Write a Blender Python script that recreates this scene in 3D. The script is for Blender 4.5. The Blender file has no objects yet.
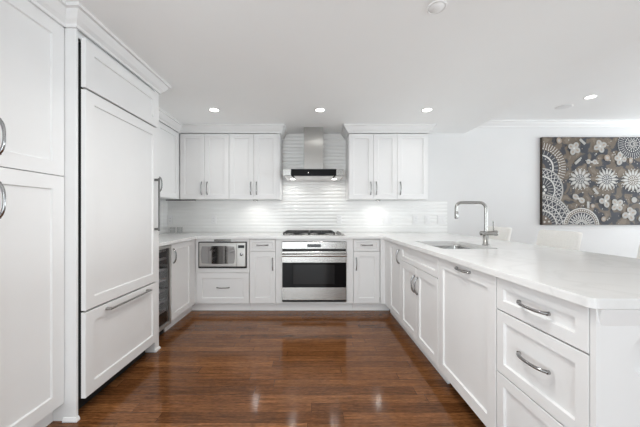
import bpy, bmesh, math, random
from mathutils import Vector, Matrix
random.seed(7)
PI = math.pi
C = bpy.context.scene.collection
SC = bpy.context.scene

# ------------------------------------------------------------------ camera
cam_d = bpy.data.cameras.new('camera')
cam = bpy.data.objects.new('camera', cam_d); C.objects.link(cam)
cam.location = (0.0, 0.0, 1.15); cam.rotation_euler = (PI/2, 0, 0)
cam_d.sensor_width = 36.0; cam_d.lens = 285.0/640.0*36.0
cam_d.shift_x = 8.0/640.0; cam_d.shift_y = 1.5/640.0
cam_d.clip_start = 0.05; cam_d.clip_end = 60
SC.camera = cam

# ------------------------------------------------------------------ world, exposure
w = bpy.data.worlds.new('world'); SC.world = w; w.use_nodes = True
w.node_tree.nodes['Background'].inputs[0].default_value = (0.95, 0.965, 1.0, 1)
w.node_tree.nodes['Background'].inputs[1].default_value = 0.9
SC.view_settings.view_transform = 'Standard'
SC.view_settings.look = 'None'
SC.view_settings.gamma = 1.0
SC.view_settings.exposure = 0.0
SC.view_settings.use_curve_mapping = False
SC.cycles.use_denoising = True
SC.cycles.max_bounces = 12
SC.cycles.diffuse_bounces = 7
SC.cycles.glossy_bounces = 5
SC.cycles.sample_clamp_indirect = 6.0

# ------------------------------------------------------------------ daylight at the windows
def area(name, loc, rot, sx, sy, power, color, parent=None, shape='RECTANGLE', spread=PI):
    l = bpy.data.lights.new(name, 'AREA'); l.shape = shape; l.size = sx
    if shape in ('RECTANGLE', 'ELLIPSE'): l.size_y = sy
    l.energy = power; l.color = color; l.spread = spread
    o = bpy.data.objects.new(name, l); C.objects.link(o)
    o.location = loc; o.rotation_euler = rot
    if parent: o.parent = parent
    return o
DAY = (0.885, 0.965, 1.0)
P_FRONT, P_FRONT_LIVING, P_RIGHT, P_LEFT_FILL = 96, 3, 245, 96
LAMP_KITCHEN, LAMP_DINING, LAMP_UNDER, LAMP_HOOD, REAR_FILL = 1.8, 0.3, .42, .38, 7.2
WARM = (1.0, 0.985, 0.95)
UP = math.radians(65)      # upward tilt added to the window lights to brighten the ceiling
# window openings (built below): two tall ones behind the camera, two in the living side wall, one added on the left to fill the peninsula
area('daylight', (-0.65, -3.50, 1.10), (PI/2+UP*.3, 0, 0), 2.3, 2.1, P_FRONT, DAY)
area('daylight', (3.7, -4.10, .90), (PI/2+UP, 0, 0), 4.0, 2.1, P_FRONT_LIVING, DAY)
area('daylight', (7.58, -0.6, .90), (PI/2+UP, 0, PI/2), 3.0, 2.1, P_RIGHT, DAY)
area('daylight', (7.58, 2.4, .90), (PI/2+UP, 0, PI/2), 2.2, 2.1, P_RIGHT*0.8, DAY)
area('daylight', (-3.10, -1.15, .90), (PI/2+UP, 0, -PI/2), 3.0, 2.1, P_LEFT_FILL, DAY)  # added fill light outside the unseen left opening, brightens the peninsula fronts

# ------------------------------------------------------------------ materials
def mat(name, col, rough=0.5, metal=0.0, spec=0.5, coat=0.0, emit=None, emit_s=0.0, trans=0.0, ior=1.45):
    m = bpy.data.materials.new(name); m.use_nodes = True
    b = m.node_tree.nodes['Principled BSDF']
    b.inputs['Base Color'].default_value = (*col, 1)
    b.inputs['Roughness'].default_value = rough
    b.inputs['Metallic'].default_value = metal
    b.inputs['Specular IOR Level'].default_value = spec
    b.inputs['Coat Weight'].default_value = coat
    b.inputs['Coat Roughness'].default_value = 0.08
    b.inputs['IOR'].default_value = ior
    b.inputs['Transmission Weight'].default_value = trans
    if emit:
        b.inputs['Emission Color'].default_value = (*emit, 1); b.inputs['Emission Strength'].default_value = emit_s
    return m
def nodes(m): return m.node_tree.nodes, m.node_tree.links, m.node_tree.nodes['Principled BSDF']
def add_noise_tint(m, col, amount, scale, stretch=(1,1,1), bump=0.0, bump_dist=0.002):
    """slight procedural mottling of the base colour, optional bump"""
    n, l, b = nodes(m)
    tc = n.new('ShaderNodeTexCoord'); mp = n.new('ShaderNodeMapping'); mp.inputs['Scale'].default_value = stretch
    nz = n.new('ShaderNodeTexNoise'); nz.inputs['Scale'].default_value = scale; nz.inputs['Detail'].default_value = 5
    l.new(tc.outputs['Object'], mp.inputs['Vector']); l.new(mp.outputs['Vector'], nz.inputs['Vector'])
    r = n.new('ShaderNodeValToRGB')
    r.color_ramp.elements[0].position = 0.3; r.color_ramp.elements[1].position = 0.7
    r.color_ramp.elements[0].color = (*[max(0, c*(1-amount)) for c in col], 1)
    r.color_ramp.elements[1].color = (*[min(1, c*(1+amount)) for c in col], 1)
    l.new(nz.outputs['Fac'], r.inputs['Fac']); l.new(r.outputs['Color'], b.inputs['Base Color'])
    if bump:
        bp = n.new('ShaderNodeBump'); bp.inputs['Strength'].default_value = bump; bp.inputs['Distance'].default_value = bump_dist
        l.new(nz.outputs['Fac'], bp.inputs['Height']); l.new(bp.outputs['Normal'], b.inputs['Normal'])
    return m

M = {}
M['cab'] = add_noise_tint(mat('cabinet_paint', (.80,.80,.80), .38), (.80,.80,.80), .008, 6)
M['toe'] = mat('toe_paint', (.90,.90,.90), .5)
M['wall'] = add_noise_tint(mat('wall_paint', (.755,.755,.755), .6), (.755,.755,.755), .008, 3)
M['ceil'] = add_noise_tint(mat('ceiling_paint', (.93,.94,.94), .7), (.93,.94,.94), .006, 2)
M['trim'] = mat('trim_paint', (.82,.82,.82), .4)
M['tile'] = mat('white_glazed_tile', (.88,.88,.87), .12)
M['chrome'] = mat('chrome', (.34,.34,.34), .15, 1)
M['nickel'] = add_noise_tint(mat('brushed_nickel', (.38,.375,.36), .26, 1), (.38,.375,.36), .05, 30, (1,1,12))
M['dark_nickel'] = mat('dark_brushed_nickel', (.17,.17,.165), .3, 1)
M['steel'] = add_noise_tint(mat('brushed_steel', (.40,.39,.375), .27, 1), (.40,.39,.375), .05, 40, (.4,4,14))
M['bowl'] = mat('sink_steel', (.55,.55,.54), .25, 1)
M['silver'] = mat('microwave_silver', (.56,.55,.53), .35, .85)
def brushed_vertical():
    m = mat('vertical_brushed_steel', (.52,.515,.50), .30, 1); n, l, b = nodes(m)
    b.inputs['Anisotropic'].default_value = .85; b.inputs['Anisotropic Rotation'].default_value = 0
    tg = n.new('ShaderNodeTangent'); tg.direction_type = 'RADIAL'; tg.axis = 'Z'
    l.new(tg.outputs['Tangent'], b.inputs['Tangent']); return m
M['steel_vertical'] = brushed_vertical()
M['hood_under'] = mat('hood_underside', (.80,.79,.78), .35, .4)
M['black_glass'] = mat('black_glass', (.008,.008,.009), .04, spec=.15)
M['oven_glass'] = mat('oven_glass', (.020,.020,.021), .08, spec=.2)
M['mirror_glass'] = mat('mirror_glass', (.42,.42,.42), .06, 1)
M['display'] = mat('display', (.03,.032,.035), .15)
M['black'] = mat('black_plastic', (.012,.012,.012), .5)
M['iron'] = add_noise_tint(mat('cast_iron', (.035,.035,.036), .5, .3), (.035,.035,.036), .2, 60)
M['dark_inside'] = mat('dark_cavity', (.02,.02,.021), .6)
M['shelf'] = mat('wire_shelf', (.50,.49,.48), .35, .6)
M['plate'] = mat('white_plate', (.83,.83,.83), .3)
M['lens'] = mat('lamp_lens', (.9,.9,.9), .4, emit=(1,.97,.92), emit_s=7)
def thin_glass(name, refl=.10, tint=(.97,.975,.975)):
    m = bpy.data.materials.new(name); m.use_nodes = True; n, l = m.node_tree.nodes, m.node_tree.links
    n.remove(n['Principled BSDF']); out = n['Material Output']
    tr = n.new('ShaderNodeBsdfTransparent'); tr.inputs['Color'].default_value = (*tint, 1)
    gl = n.new('ShaderNodeBsdfGlossy'); gl.inputs['Roughness'].default_value = .03
    lw = n.new('ShaderNodeLayerWeight'); lw.inputs['Blend'].default_value = .25
    mr = n.new('ShaderNodeMapRange'); mr.inputs['To Min'].default_value = refl*.4; mr.inputs['To Max'].default_value = refl*5
    mx = n.new('ShaderNodeMixShader')
    l.new(lw.outputs['Facing'], mr.inputs['Value']); l.new(mr.outputs['Result'], mx.inputs['Fac'])
    l.new(tr.outputs['BSDF'], mx.inputs[1]); l.new(gl.outputs['BSDF'], mx.inputs[2]); l.new(mx.outputs['Shader'], out.inputs['Surface'])
    return m
M['glass'] = thin_glass('clear_glass', .10)
M['cooler_glass'] = thin_glass('tinted_glass', .07, (.80,.80,.81))
M['cream'] = add_noise_tint(mat('cream_upholstery', (.86,.845,.81), .8), (.86,.845,.81), .03, 90, bump=.15)
M['stool_leg'] = mat('dark_wood_leg', (.09,.055,.035), .4)
M['canvas_edge'] = mat('canvas_edge', (.05,.035,.026), .7)
M['white_led'] = mat('white_led', (.9,.9,.9), .3, emit=(1,1,1), emit_s=1.5)
M['dark_door'] = mat('dark_door', (.03,.028,.027), .4)

def quartz():
    m = mat('white_quartz', (.82,.82,.815), .2)
    n, l, b = nodes(m)
    tc = n.new('ShaderNodeTexCoord'); nz = n.new('ShaderNodeTexNoise'); nz.inputs['Scale'].default_value = 1.6
    nz.inputs['Detail'].default_value = 8; nz.inputs['Distortion'].default_value = 1.8
    l.new(tc.outputs['Object'], nz.inputs['Vector'])
    r = n.new('ShaderNodeValToRGB'); e = r.color_ramp.elements
    e[0].position = .44; e[0].color = (.815,.815,.81,1)
    e[1].position = .56; e[1].color = (.815,.815,.81,1)
    v = e.new(.50); v.color = (.765,.765,.76,1)
    l.new(nz.outputs['Fac'], r.inputs['Fac']); l.new(r.outputs['Color'], b.inputs['Base Color'])
    return m
M['quartz'] = quartz()

def floor_mat():
    m = mat('stained_oak_floor', (.12,.05,.025), .115, spec=.31)
    n, l, b = nodes(m)
    tc = n.new('ShaderNodeTexCoord')
    br = n.new('ShaderNodeTexBrick')
    br.inputs['Scale'].default_value = 1.0
    br.inputs['Brick Width'].default_value = 1.05; br.inputs['Row Height'].default_value = .083
    br.inputs['Mortar Size'].default_value = .0012; br.inputs['Mortar Smooth'].default_value = .1
    br.offset = 0.0
    br.inputs['Color1'].default_value = (0,0,0,1); br.inputs['Color2'].default_value = (1,1,1,1); br.inputs['Mortar'].default_value = (0.0,0.0,0.0,1)
    # every row of boards starts at its own place
    sp = n.new('ShaderNodeSeparateXYZ'); l.new(tc.outputs['Object'], sp.inputs['Vector'])
    rw = n.new('ShaderNodeMath'); rw.operation = 'DIVIDE'; rw.inputs[1].default_value = .083; l.new(sp.outputs['Y'], rw.inputs[0])
    fl = n.new('ShaderNodeMath'); fl.operation = 'FLOOR'; l.new(rw.outputs['Value'], fl.inputs[0])
    wn = n.new('ShaderNodeTexWhiteNoise'); wn.noise_dimensions = '1D'; l.new(fl.outputs['Value'], wn.inputs['W'])
    ad = n.new('ShaderNodeMath'); ad.operation = 'MULTIPLY_ADD'; ad.inputs[1].default_value = 1.05
    l.new(wn.outputs['Value'], ad.inputs[0]); l.new(sp.outputs['X'], ad.inputs[2])
    cb = n.new('ShaderNodeCombineXYZ'); l.new(ad.outputs['Value'], cb.inputs['X']); l.new(sp.outputs['Y'], cb.inputs['Y'])
    l.new(cb.outputs['Vector'], br.inputs['Vector'])
    tone = n.new('ShaderNodeValToRGB'); e = tone.color_ramp.elements
    e[0].position = 0; e[0].color = (.122,.047,.0158,1)
    e[1].position = 1; e[1].color = (.225,.092,.032,1)
    a = e.new(.5); a.color = (.172,.068,.0235,1)
    l.new(br.outputs['Color'], tone.inputs['Fac'])
    # grain, stretched along the boards
    mp = n.new('ShaderNodeMapping'); mp.inputs['Scale'].default_value = (3.0, 46, 1)
    nz = n.new('ShaderNodeTexNoise'); nz.inputs['Scale'].default_value = 2.0; nz.inputs['Detail'].default_value = 7; nz.inputs['Distortion'].default_value = .6
    # shift grain per board
    sh = n.new('ShaderNodeVectorMath'); sh.operation = 'MULTIPLY_ADD'
    l.new(br.outputs['Color'], sh.inputs[0]); sh.inputs[1].default_value = (9,0,5)
    l.new(tc.outputs['Object'], sh.inputs[2]); l.new(sh.outputs['Vector'], mp.inputs['Vector'])
    l.new(mp.outputs['Vector'], nz.inputs['Vector'])
    gr = n.new('ShaderNodeMapRange'); gr.inputs['From Min'].default_value = .3; gr.inputs['From Max'].default_value = .7
    gr.inputs['To Min'].default_value = .56; gr.inputs['To Max'].default_value = 1.40
    l.new(nz.outputs['Fac'], gr.inputs['Value'])
    # short dark pores of the oak
    mp2 = n.new('ShaderNodeMapping'); mp2.inputs['Scale'].default_value = (16, 150, 1)
    nz2 = n.new('ShaderNodeTexNoise'); nz2.inputs['Scale'].default_value = 2.2; nz2.inputs['Detail'].default_value = 3
    l.new(sh.outputs['Vector'], mp2.inputs['Vector']); l.new(mp2.outputs['Vector'], nz2.inputs['Vector'])
    po = n.new('ShaderNodeMapRange'); po.inputs['From Min'].default_value = .38; po.inputs['From Max'].default_value = .62
    po.inputs['To Min'].default_value = .66; po.inputs['To Max'].default_value = 1.22
    l.new(nz2.outputs['Fac'], po.inputs['Value'])
    pm = n.new('ShaderNodeMath'); pm.operation = 'MULTIPLY'
    l.new(gr.outputs['Result'], pm.inputs[0]); l.new(po.outputs['Result'], pm.inputs[1])
    mul = n.new('ShaderNodeVectorMath'); mul.operation = 'SCALE'
    l.new(tone.outputs['Color'], mul.inputs[0]); l.new(pm.outputs['Value'], mul.inputs['Scale'])
    mx = n.new('ShaderNodeMix'); mx.data_type = 'RGBA'
    mx.inputs['B'].default_value = (.035,.016,.009,1)
    l.new(br.outputs['Fac'], mx.inputs['Factor']); l.new(mul.outputs['Vector'], mx.inputs['A'])
    l.new(mx.outputs['Result'], b.inputs['Base Color'])
    # finish: slightly wavy satin varnish
    bp = n.new('ShaderNodeBump'); bp.inputs['Strength'].default_value = .10; bp.inputs['Distance'].default_value = .002
    l.new(nz.outputs['Fac'], bp.inputs['Height']); l.new(bp.outputs['Normal'], b.inputs['Normal'])
    return m
M['floor'] = floor_mat()

def painting_ground():
    m = mat('painted_canvas', (.2,.17,.14), .65)
    n, l, b = nodes(m)
    tc = n.new('ShaderNodeTexCoord'); nz = n.new('ShaderNodeTexNoise')
    nz.inputs['Scale'].default_value = 7.5; nz.inputs['Detail'].default_value = 4; nz.inputs['Distortion'].default_value = .6
    l.new(tc.outputs['Object'], nz.inputs['Vector'])
    r = n.new('ShaderNodeValToRGB'); r.color_ramp.interpolation = 'CONSTANT'; e = r.color_ramp.elements
    e[0].position = 0; e[0].color = (.034,.036,.047,1)
    e[1].position = .455; e[1].color = (.062,.058,.058,1)
    a = e.new(.50); a.color = (.135,.106,.080,1)
    a = e.new(.60); a.color = (.190,.153,.118,1)
    l.new(nz.outputs['Fac'], r.inputs['Fac']); l.new(r.outputs['Color'], b.inputs['Base Color'])
    return m
M['canvas'] = painting_ground()
M['paint_pale'] = mat('pale_grey_paint', (.39,.38,.36), .6)
M['paint_white'] = mat('white_paint_dots', (.58,.57,.545), .6)
M['paint_tan'] = mat('tan_paint', (.33,.265,.215), .6)
M['paint_slate'] = mat('slate_paint', (.040,.042,.054), .6)
M['paint_brown'] = mat('brown_paint', (.14,.108,.082), .6)

# ------------------------------------------------------------------ mesh helpers
class MB:
    def __init__(s): s.v = []; s.f = []; s.mi = []; s.sm = []
    def add(s, vs, fs, mi=0, smooth=False):
        o = len(s.v); s.v += [tuple(p) for p in vs]
        for f in fs: s.f.append(tuple(i+o for i in f)); s.mi.append(mi); s.sm.append(smooth)
        return s
    def bm(s, bm, mi=0, smooth=False):
        bm.verts.index_update()
        s.add([v.co.copy() for v in bm.verts], [[v.index for v in f.verts] for f in bm.faces], mi, smooth); bm.free(); return s
    def box(s, x0, x1, y0, y1, z0, z1, bev=0.0, mi=0, seg=1):
        b = bmesh.new(); bmesh.ops.create_cube(b, size=1)
        for v in b.verts:
            v.co = Vector(((x0+x1)/2+v.co.x*(x1-x0), (y0+y1)/2+v.co.y*(y1-y0), (z0+z1)/2+v.co.z*(z1-z0)))
        if bev > 0: bmesh.ops.bevel(b, geom=b.edges[:], offset=bev, segments=seg, affect='EDGES', profile=.6)
        return s.bm(b, mi, False)
    def tube(s, pts, r, n=10, mi=0, flat=1.0, up=None, caps=True):
        pts = [Vector(p) for p in pts]; rings = []
        k = len(pts); rs = r if isinstance(r, (list, tuple)) else [r]*k
        t0 = (pts[1]-pts[0]).normalized()
        ref = Vector(up) if up else (Vector((0,0,1)) if abs(t0.z) < .9 else Vector((1,0,0)))
        a = (ref - t0*ref.dot(t0)).normalized()
        for i in range(k):
            t = (pts[min(i+1,k-1)]-pts[max(i-1,0)]).normalized()
            a = (a - t*a.dot(t)).normalized(); bb = t.cross(a)
            rings.append([pts[i]+(a*math.cos(2*PI*j/n)+bb*math.sin(2*PI*j/n)*flat)*rs[i] for j in range(n)])
        vs = [p for rg in rings for p in rg]
        fs = [(i*n+j, i*n+(j+1)%n, (i+1)*n+(j+1)%n, (i+1)*n+j) for i in range(k-1) for j in range(n)]
        s.add(vs, fs, mi, True)
        if caps:
            s.add(rings[0], [tuple(range(n))[::-1]], mi); s.add(rings[-1], [tuple(range(n))], mi)
        return s
    def cyl(s, p, q, r, n=20, mi=0): return s.tube([p, q], r, n, mi)
    def lathe(s, prof, c=(0,0,0), n=28, mi=0, axis='z', smooth=True):
        vs = []
        for (r, h) in prof:
            for j in range(n):
                a = 2*PI*j/n; p = (r*math.cos(a), r*math.sin(a), h)
                if axis == 'y': p = (p[0], p[2], p[1])
                if axis == 'x': p = (p[2], p[0], p[1])
                vs.append((p[0]+c[0], p[1]+c[1], p[2]+c[2]))
        fs = [(i*n+j, i*n+(j+1)%n, (i+1)*n+(j+1)%n, (i+1)*n+j) for i in range(len(prof)-1) for j in range(n)]
        return s.add(vs, fs, mi, smooth)
    def sweep(s, prof, path, prev=None, nxt=None, mi=0):
        """mitred moulding: profile (out, z) along a polyline of (x, y); out = to the right of travel"""
        P = [Vector(p) for p in path]; k = len(P); rings = []
        ext = [Vector(prev) if prev else None] + P + [Vector(nxt) if nxt else None]
        for i in range(k):
            a, c, b = ext[i], ext[i+1], ext[i+2]
            d1 = (c-a).normalized() if a is not None else (b-c).normalized()
            d2 = (b-c).normalized() if b is not None else d1
            n1 = Vector((d1.y, -d1.x)); n2 = Vector((d2.y, -d2.x))
            mdir = (n1+n2); mdir = mdir/ max(1e-6, mdir.dot(n1))
            rings.append([(c.x+mdir.x*o, c.y+mdir.y*o, z) for (o, z) in prof])
        n = len(prof); vs = [p for r in rings for p in r]
        fs = [(i*n+j, (i+1)*n+j, (i+1)*n+(j+1)%n, i*n+(j+1)%n) for i in range(k-1) for j in range(n)]
        s.add(vs, fs, mi)
        s.add(rings[0], [tuple(range(n))], mi); s.add(rings[-1], [tuple(range(n))[::-1]], mi)
        return s
    def build(s, name, mats, parent=None, world=False, bevel=0.0):
        me = bpy.data.meshes.new(name)
        vs = s.v
        if world and parent is not None:
            inv = parent_matrix(parent).inverted(); vs = [inv @ Vector(p) for p in vs]
        me.from_pydata([tuple(p) for p in vs], [], s.f)
        for m in (mats if isinstance(mats, (list, tuple)) else [mats]): me.materials.append(M[m] if isinstance(m, str) else m)
        for p, mi, sm in zip(me.polygons, s.mi, s.sm): p.material_index = mi; p.use_smooth = sm
        b = bmesh.new(); b.from_mesh(me); bmesh.ops.recalc_face_normals(b, faces=b.faces[:]); b.to_mesh(me); b.free()
        me.update()
        o = bpy.data.objects.new(name, me); C.objects.link(o)
        if parent is not None: o.parent = parent
        if bevel:
            md = o.modifiers.new('bevel', 'BEVEL'); md.width = bevel; md.segments = 2; md.limit_method = 'ANGLE'
        return o
def parent_matrix(o):
    m = Matrix.LocRotScale(o.location, o.rotation_euler, o.scale)
    return parent_matrix(o.parent) @ m if o.parent else m
def thing(name, label, cat, loc=(0,0,0), rz=0.0, group=None):
    o = bpy.data.objects.new(name, None); C.objects.link(o); o.empty_display_size = .1
    o.location = loc; o.rotation_euler = (0,0,rz); return tag(o, label, cat, group)
def tag(o, label, cat, group=None):
    o['label'] = label; o['category'] = cat
    if group: o['group'] = group
    return o
def struct(o): o['kind'] = 'structure'; return o
def plabel(o, t): o['label'] = t; return o
def copy_tree(o, parent=None):
    c = o.copy(); C.objects.link(c)
    if parent is not None: c.parent = parent
    for ch in [x for x in C.objects if x.parent == o]: copy_tree(ch, c)
    return c
def rrect(x0, x1, y0, y1, r, seg=6):
    pts = []
    for cx, cy, a0 in ((x1-r,y0+r,-PI/2),(x1-r,y1-r,0),(x0+r,y1-r,PI/2),(x0+r,y0+r,PI)):
        for i in range(seg+1):
            a = a0+PI/2*i/seg; pts.append((cx+r*math.cos(a), cy+r*math.sin(a)))
    return pts

# ------------------------------------------------------------------ key measures
H = 2.29; HD = 2.46                       # kitchen and dining ceilings
XL, XR = -1.38, 0.859                     # cabinet faces left and right
YB = 3.37                                 # cabinet faces of the back run
WX0, WX1, WY0, WY1 = -2.02, 6.5, -3.0, 3.98
XS = 2.13                                 # edge of the lower kitchen ceiling
UY = 3.63; UX = -1.69                     # upper cabinet faces
CT, CB = 0.90, 0.87                       # worktop top and underside

# ------------------------------------------------------------------ the setting
struct(MB().box(WX0-.1, WX1+.1, WY0-.1, WY1+.1, -.08, 0).build('floor', 'floor'))
struct(MB().box(WX0-.1, XS, WY0-.1, WY1+.1, H, 2.62).box(XS, WX1+.1, WY0-.1, WY1+.1, HD, 2.62).build('ceiling', 'ceil'))
wall_back = struct(MB().box(WX0-.1, WX1+.1, WY1, WY1+.1, 0, HD).build('wall_back', 'wall'))
def wall_with_openings(name, axis, at, t, a0, a1, top, openings):
    """a wall along x (axis 'x') or y with rectangular openings [(a0,a1,z0,z1)]"""
    b = MB()
    def bx(p0, p1, z0, z1):
        if p1-p0 < 1e-4 or z1-z0 < 1e-4: return
        if axis == 'x': b.box(p0, p1, at, at+t, z0, z1)
        else: b.box(at, at+t, p0, p1, z0, z1)
    p = a0
    for (o0, o1, z0, z1) in sorted(openings):
        bx(p, o0, 0, top); bx(o0, o1, 0, z0); bx(o0, o1, z1, top); p = o1
    bx(p, a1, 0, top)
    return struct(b.build(name, 'wall'))
wall_with_openings('wall_front', 'x', WY0-.1, .1, WX0, WX1, HD, [(-1.85,.6,.06,2.26), (1.65,5.8,.06,2.26)])
wall_with_openings('wall_right', 'y', WX1, .1, WY0, WY1, HD, [(-2.2,1.0,.06,2.26), (1.3,3.6,.06,2.26)])
wall_left = wall_with_openings('wall_left', 'y', WX0-.1, .1, WY0, WY1, H, [(-2.7,.4,.06,2.24)])  # left opening added to let the fill light in
def window(n, axis, at, a0, a1, z0, z1):
    b = MB(); f = .05
    for (p0, p1, q0, q1) in ((a0,a0+f,z0,z1),(a1-f,a1,z0,z1),(a0,a1,z0,z0+f),(a0,a1,z1-f,z1),((a0+a1)/2-.025,(a0+a1)/2+.025,z0,z1)):
        if axis == 'x': b.box(p0, p1, at-.02, at+.02, q0, q1)
        else: b.box(at-.02, at+.02, p0, p1, q0, q1)
    struct(b.build('window_%d' % n, 'trim'))
window(1, 'x', WY0-.03, -1.85, .6, .06, 2.26); window(2, 'x', WY0-.03, 1.65, 5.8, .06, 2.26)
window(3, 'y', WX1+.03, -2.2, 1.0, .06, 2.26); window(4, 'y', WX1+.03, 1.3, 3.6, .06, 2.26); window(5, 'y', WX0-.03, -2.7, .4, .06, 2.24)  # the last one frames the added left opening
# dark interior door in the wall behind the camera (seen only as reflections)
d = struct(MB().box(.72, 1.55, WY0, WY0+.03, .0, 2.05, .004).build('door_1', 'dark_door'))
MB().tube([(.82, WY0+.03, 1.0), (.82, WY0+.08, 1.0), (.94, WY0+.08, 1.0)], .009, 10).build('door_handle', 'chrome', d)
# moulding at the top of the dining wall
cr = [(0,2.375),(.012,2.375),(.014,2.392),(.035,2.412),(.05,2.438),(.062,2.442),(.062,HD),(0,HD)]
struct(MB().sweep(cr, [(XS, WY1), (WX1, WY1)]).build('trim_1', 'trim'))

# glazed tile rows with a rounded face, one row every 4.8 cm
def tile_profile(z0, z1, pitch=.048, depth=.0032, base=.005, n=7):
    out = []; z = z0
    while z < z1-1e-4:
        p = min(pitch, z1-z)
        for i in range(n+1):
            t = i/n; zz = z+.0006+(pitch-.0012)*t
            if zz > z1: break
            out.append((base+depth*(1-(2*t-1)**2)**.8, zz))
        z += pitch
    return out
def tile_field(name, prof, p0, p1, parent):
    """p0 -> p1 in plan, tiles facing to the right of travel"""
    d = (Vector(p1)-Vector(p0)).normalized(); nrm = Vector((d.y, -d.x)); b = MB(); n = len(prof)
    vs = []
    for P in (Vector(p0), Vector(p1)):
        for (o, z) in prof: q = P+nrm*o; vs.append((q.x, q.y, z))
    b.add(vs, [(i, i+1, n+i+1, n+i) for i in range(n-1)])
    # edges closed back to the wall
    for e, P in ((0, Vector(p0)), (n, Vector(p1))):
        wv = [(P.x, P.y, z) for (_, z) in prof]
        b.add(vs[e:e+n]+wv, [(i, i+1, n+i+1, n+i) for i in range(n-1)])
    return b.build(name, 'tile', parent, world=True)
tile_field('tile_backsplash', tile_profile(CT, 1.352), (WX0, WY1), (-.414, WY1), wall_back)
tile_field('tile_backsplash', tile_profile(CT, H, depth=.0068, base=.003), (-.414, WY1), (.469, WY1), wall_back)
tile_field('tile_backsplash', tile_profile(CT, 1.352), (.469, WY1), (1.885, WY1), wall_back)
tile_field('tile_backsplash', tile_profile(CT, 1.352), (WX0, 2.45), (WX0, WY1), wall_left)

# ------------------------------------------------------------------ cabinet pieces
def shaker(x0, x1, z0, z1, rail, t=.02, depth=.010, y=0.0):
    """framed front with a recessed flat panel; face at y, body behind it"""
    b = MB(); e = .0015
    def ring(i, yy): return [(x0+i, yy, z0+i), (x1-i, yy, z0+i), (x1-i, yy, z1-i), (x0+i, yy, z1-i)]
    rings = [ring(0, y+t), ring(0, y+e), ring(e, y), ring(rail, y), ring(rail+.001, y+.003), ring(rail+.004, y+depth)]
    vs = [p for r in rings for p in r]; fs = []
    for k in range(len(rings)-1):
        for j in range(4): fs.append((k*4+j, k*4+(j+1)%4, (k+1)*4+(j+1)%4, (k+1)*4+j))
    fs.append((0,3,2,1)); fs.append(tuple(range((len(rings)-1)*4, len(rings)*4)))
    return b.add(vs, fs)
def slab(x0, x1, z0, z1, t=.02, y=0.0): return MB().box(x0, x1, y, y+t, z0, z1, .0015)
def pull(x, z, L=.135, vert=True, out=.028, y=0.0, r=.0052):
    """arched bar pull on two small feet"""
    b = MB(); pts = []; n = 14
    for i in range(n+1):
        t = i/n; s = (t-.5)*L; o = y-.004-(out-.004)*(1-abs(2*t-1)**2.6)**.75
        pts.append((x, o, z+s) if vert else (x+s, o, z))
    b.tube(pts, [r*(1.25-.25*(1-abs(2*i/n-1))) for i in range(n+1)], 10, flat=1.25, up=(1,0,0) if vert else (0,0,1))
    for s in (-1, 1):
        p = (x, y, z+s*L/2) if vert else (x+s*L/2, y, z)
        q = (p[0], y-.009, p[2]); b.cyl(p, q, r*1.5, 12)
    return b
def carcass(x0, x1, depth, z0, z1, top=True, y=.040, bottom=True):
    b = MB(); t = .018
    b.box(x0, x0+t, y, depth, z0, z1); b.box(x1-t, x1, y, depth, z0, z1)
    b.box(x0+t, x1-t, depth-t, depth, z0, z1)
    if bottom: b.box(x0+t, x1-t, y, depth-t, z0, z0+t)
    if top: b.box(x0+t, x1-t, y, depth-t, z1-t, z1)
    return b
def toe(x0, x1, y=.065, h=.1): return MB().box(x0, x1, y, y+.016, 0, h)
def add_pull(parent, *a, name='handle', **k):
    o = pull(*a, **k).build(name, 'chrome', parent); return o
RAIL, DRAIL = .062, .042
GAP = .002
R90 = PI/2
CAB_Z0, CAB_Z1 = .105, .862

CROWN = [(0,2.192),(.012,2.192),(.014,2.208),(.032,2.224),(.050,2.252),(.056,2.266),(.072,2.268),(.072,H-.001),(0,H-.001)]

# ---- tall cabinet by the camera, on the left wall
t = thing('tall_cabinet', 'tall white panelled cabinet in front of the refrigerator with two arched chrome handles', 'cabinet', (XL, .80, 0), R90)
Wt = 1.588-.80
carcass(0, Wt, .63, .105, H-.002).build('carcass', 'cab', t)
for (x0, x1, hx) in ((0, Wt/2-GAP, Wt/2-.035), (Wt/2+GAP, Wt, Wt/2+.058)):
    dd = shaker(x0, x1, 1.366, 2.192, .072).build('door', 'cab', t); add_pull(dd, hx, 1.495, .15)
    dd = shaker(x0, x1, .105, 1.362, .072).build('door', 'cab', t); add_pull(dd, hx, 1.215, .15)
toe(0, Wt).build('toe_kick', 'toe', t)
MB().sweep(CROWN, [(XL, .80), (XL, 1.588)]).build('crown', 'cab', t, world=True)

# ---- refrigerator enclosure and refrigerator
XP = -1.316
t = thing('refrigerator_surround', 'white side panels and crown moulding enclosing the built-in refrigerator', 'cabinet', (XP, 1.59, 0), R90)
MB().box(0, .015, 0, .66, .0, H-.002, .001).build('side_panel', 'cab', t)
MB().box(.795, .86, 0, .66, .0, H-.002, .001).build('side_panel', 'cab', t)
MB().box(.015, .795, .012, .66, 2.155, H-.002).build('header', 'cab', t)
MB().sweep(CROWN, [(XL-.06, 1.59), (XP, 1.59), (XP, 2.45), (UX, 2.45)], nxt=(UX, 2.6)).build('crown', 'cab', t, world=True)
shoe = [(0,0),(.011,0),(.011,.008),(.004,.022),(0,.023)]
MB().sweep(shoe, [(XL-.005, 1.59), (XP, 1.59), (XP, 1.604)]).build('shoe_moulding', 'trim', t, world=True)
MB().sweep(shoe, [(XP, 2.386), (XP, 2.45), (XL, 2.45)]).build('shoe_moulding', 'trim', t, world=True)

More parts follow.
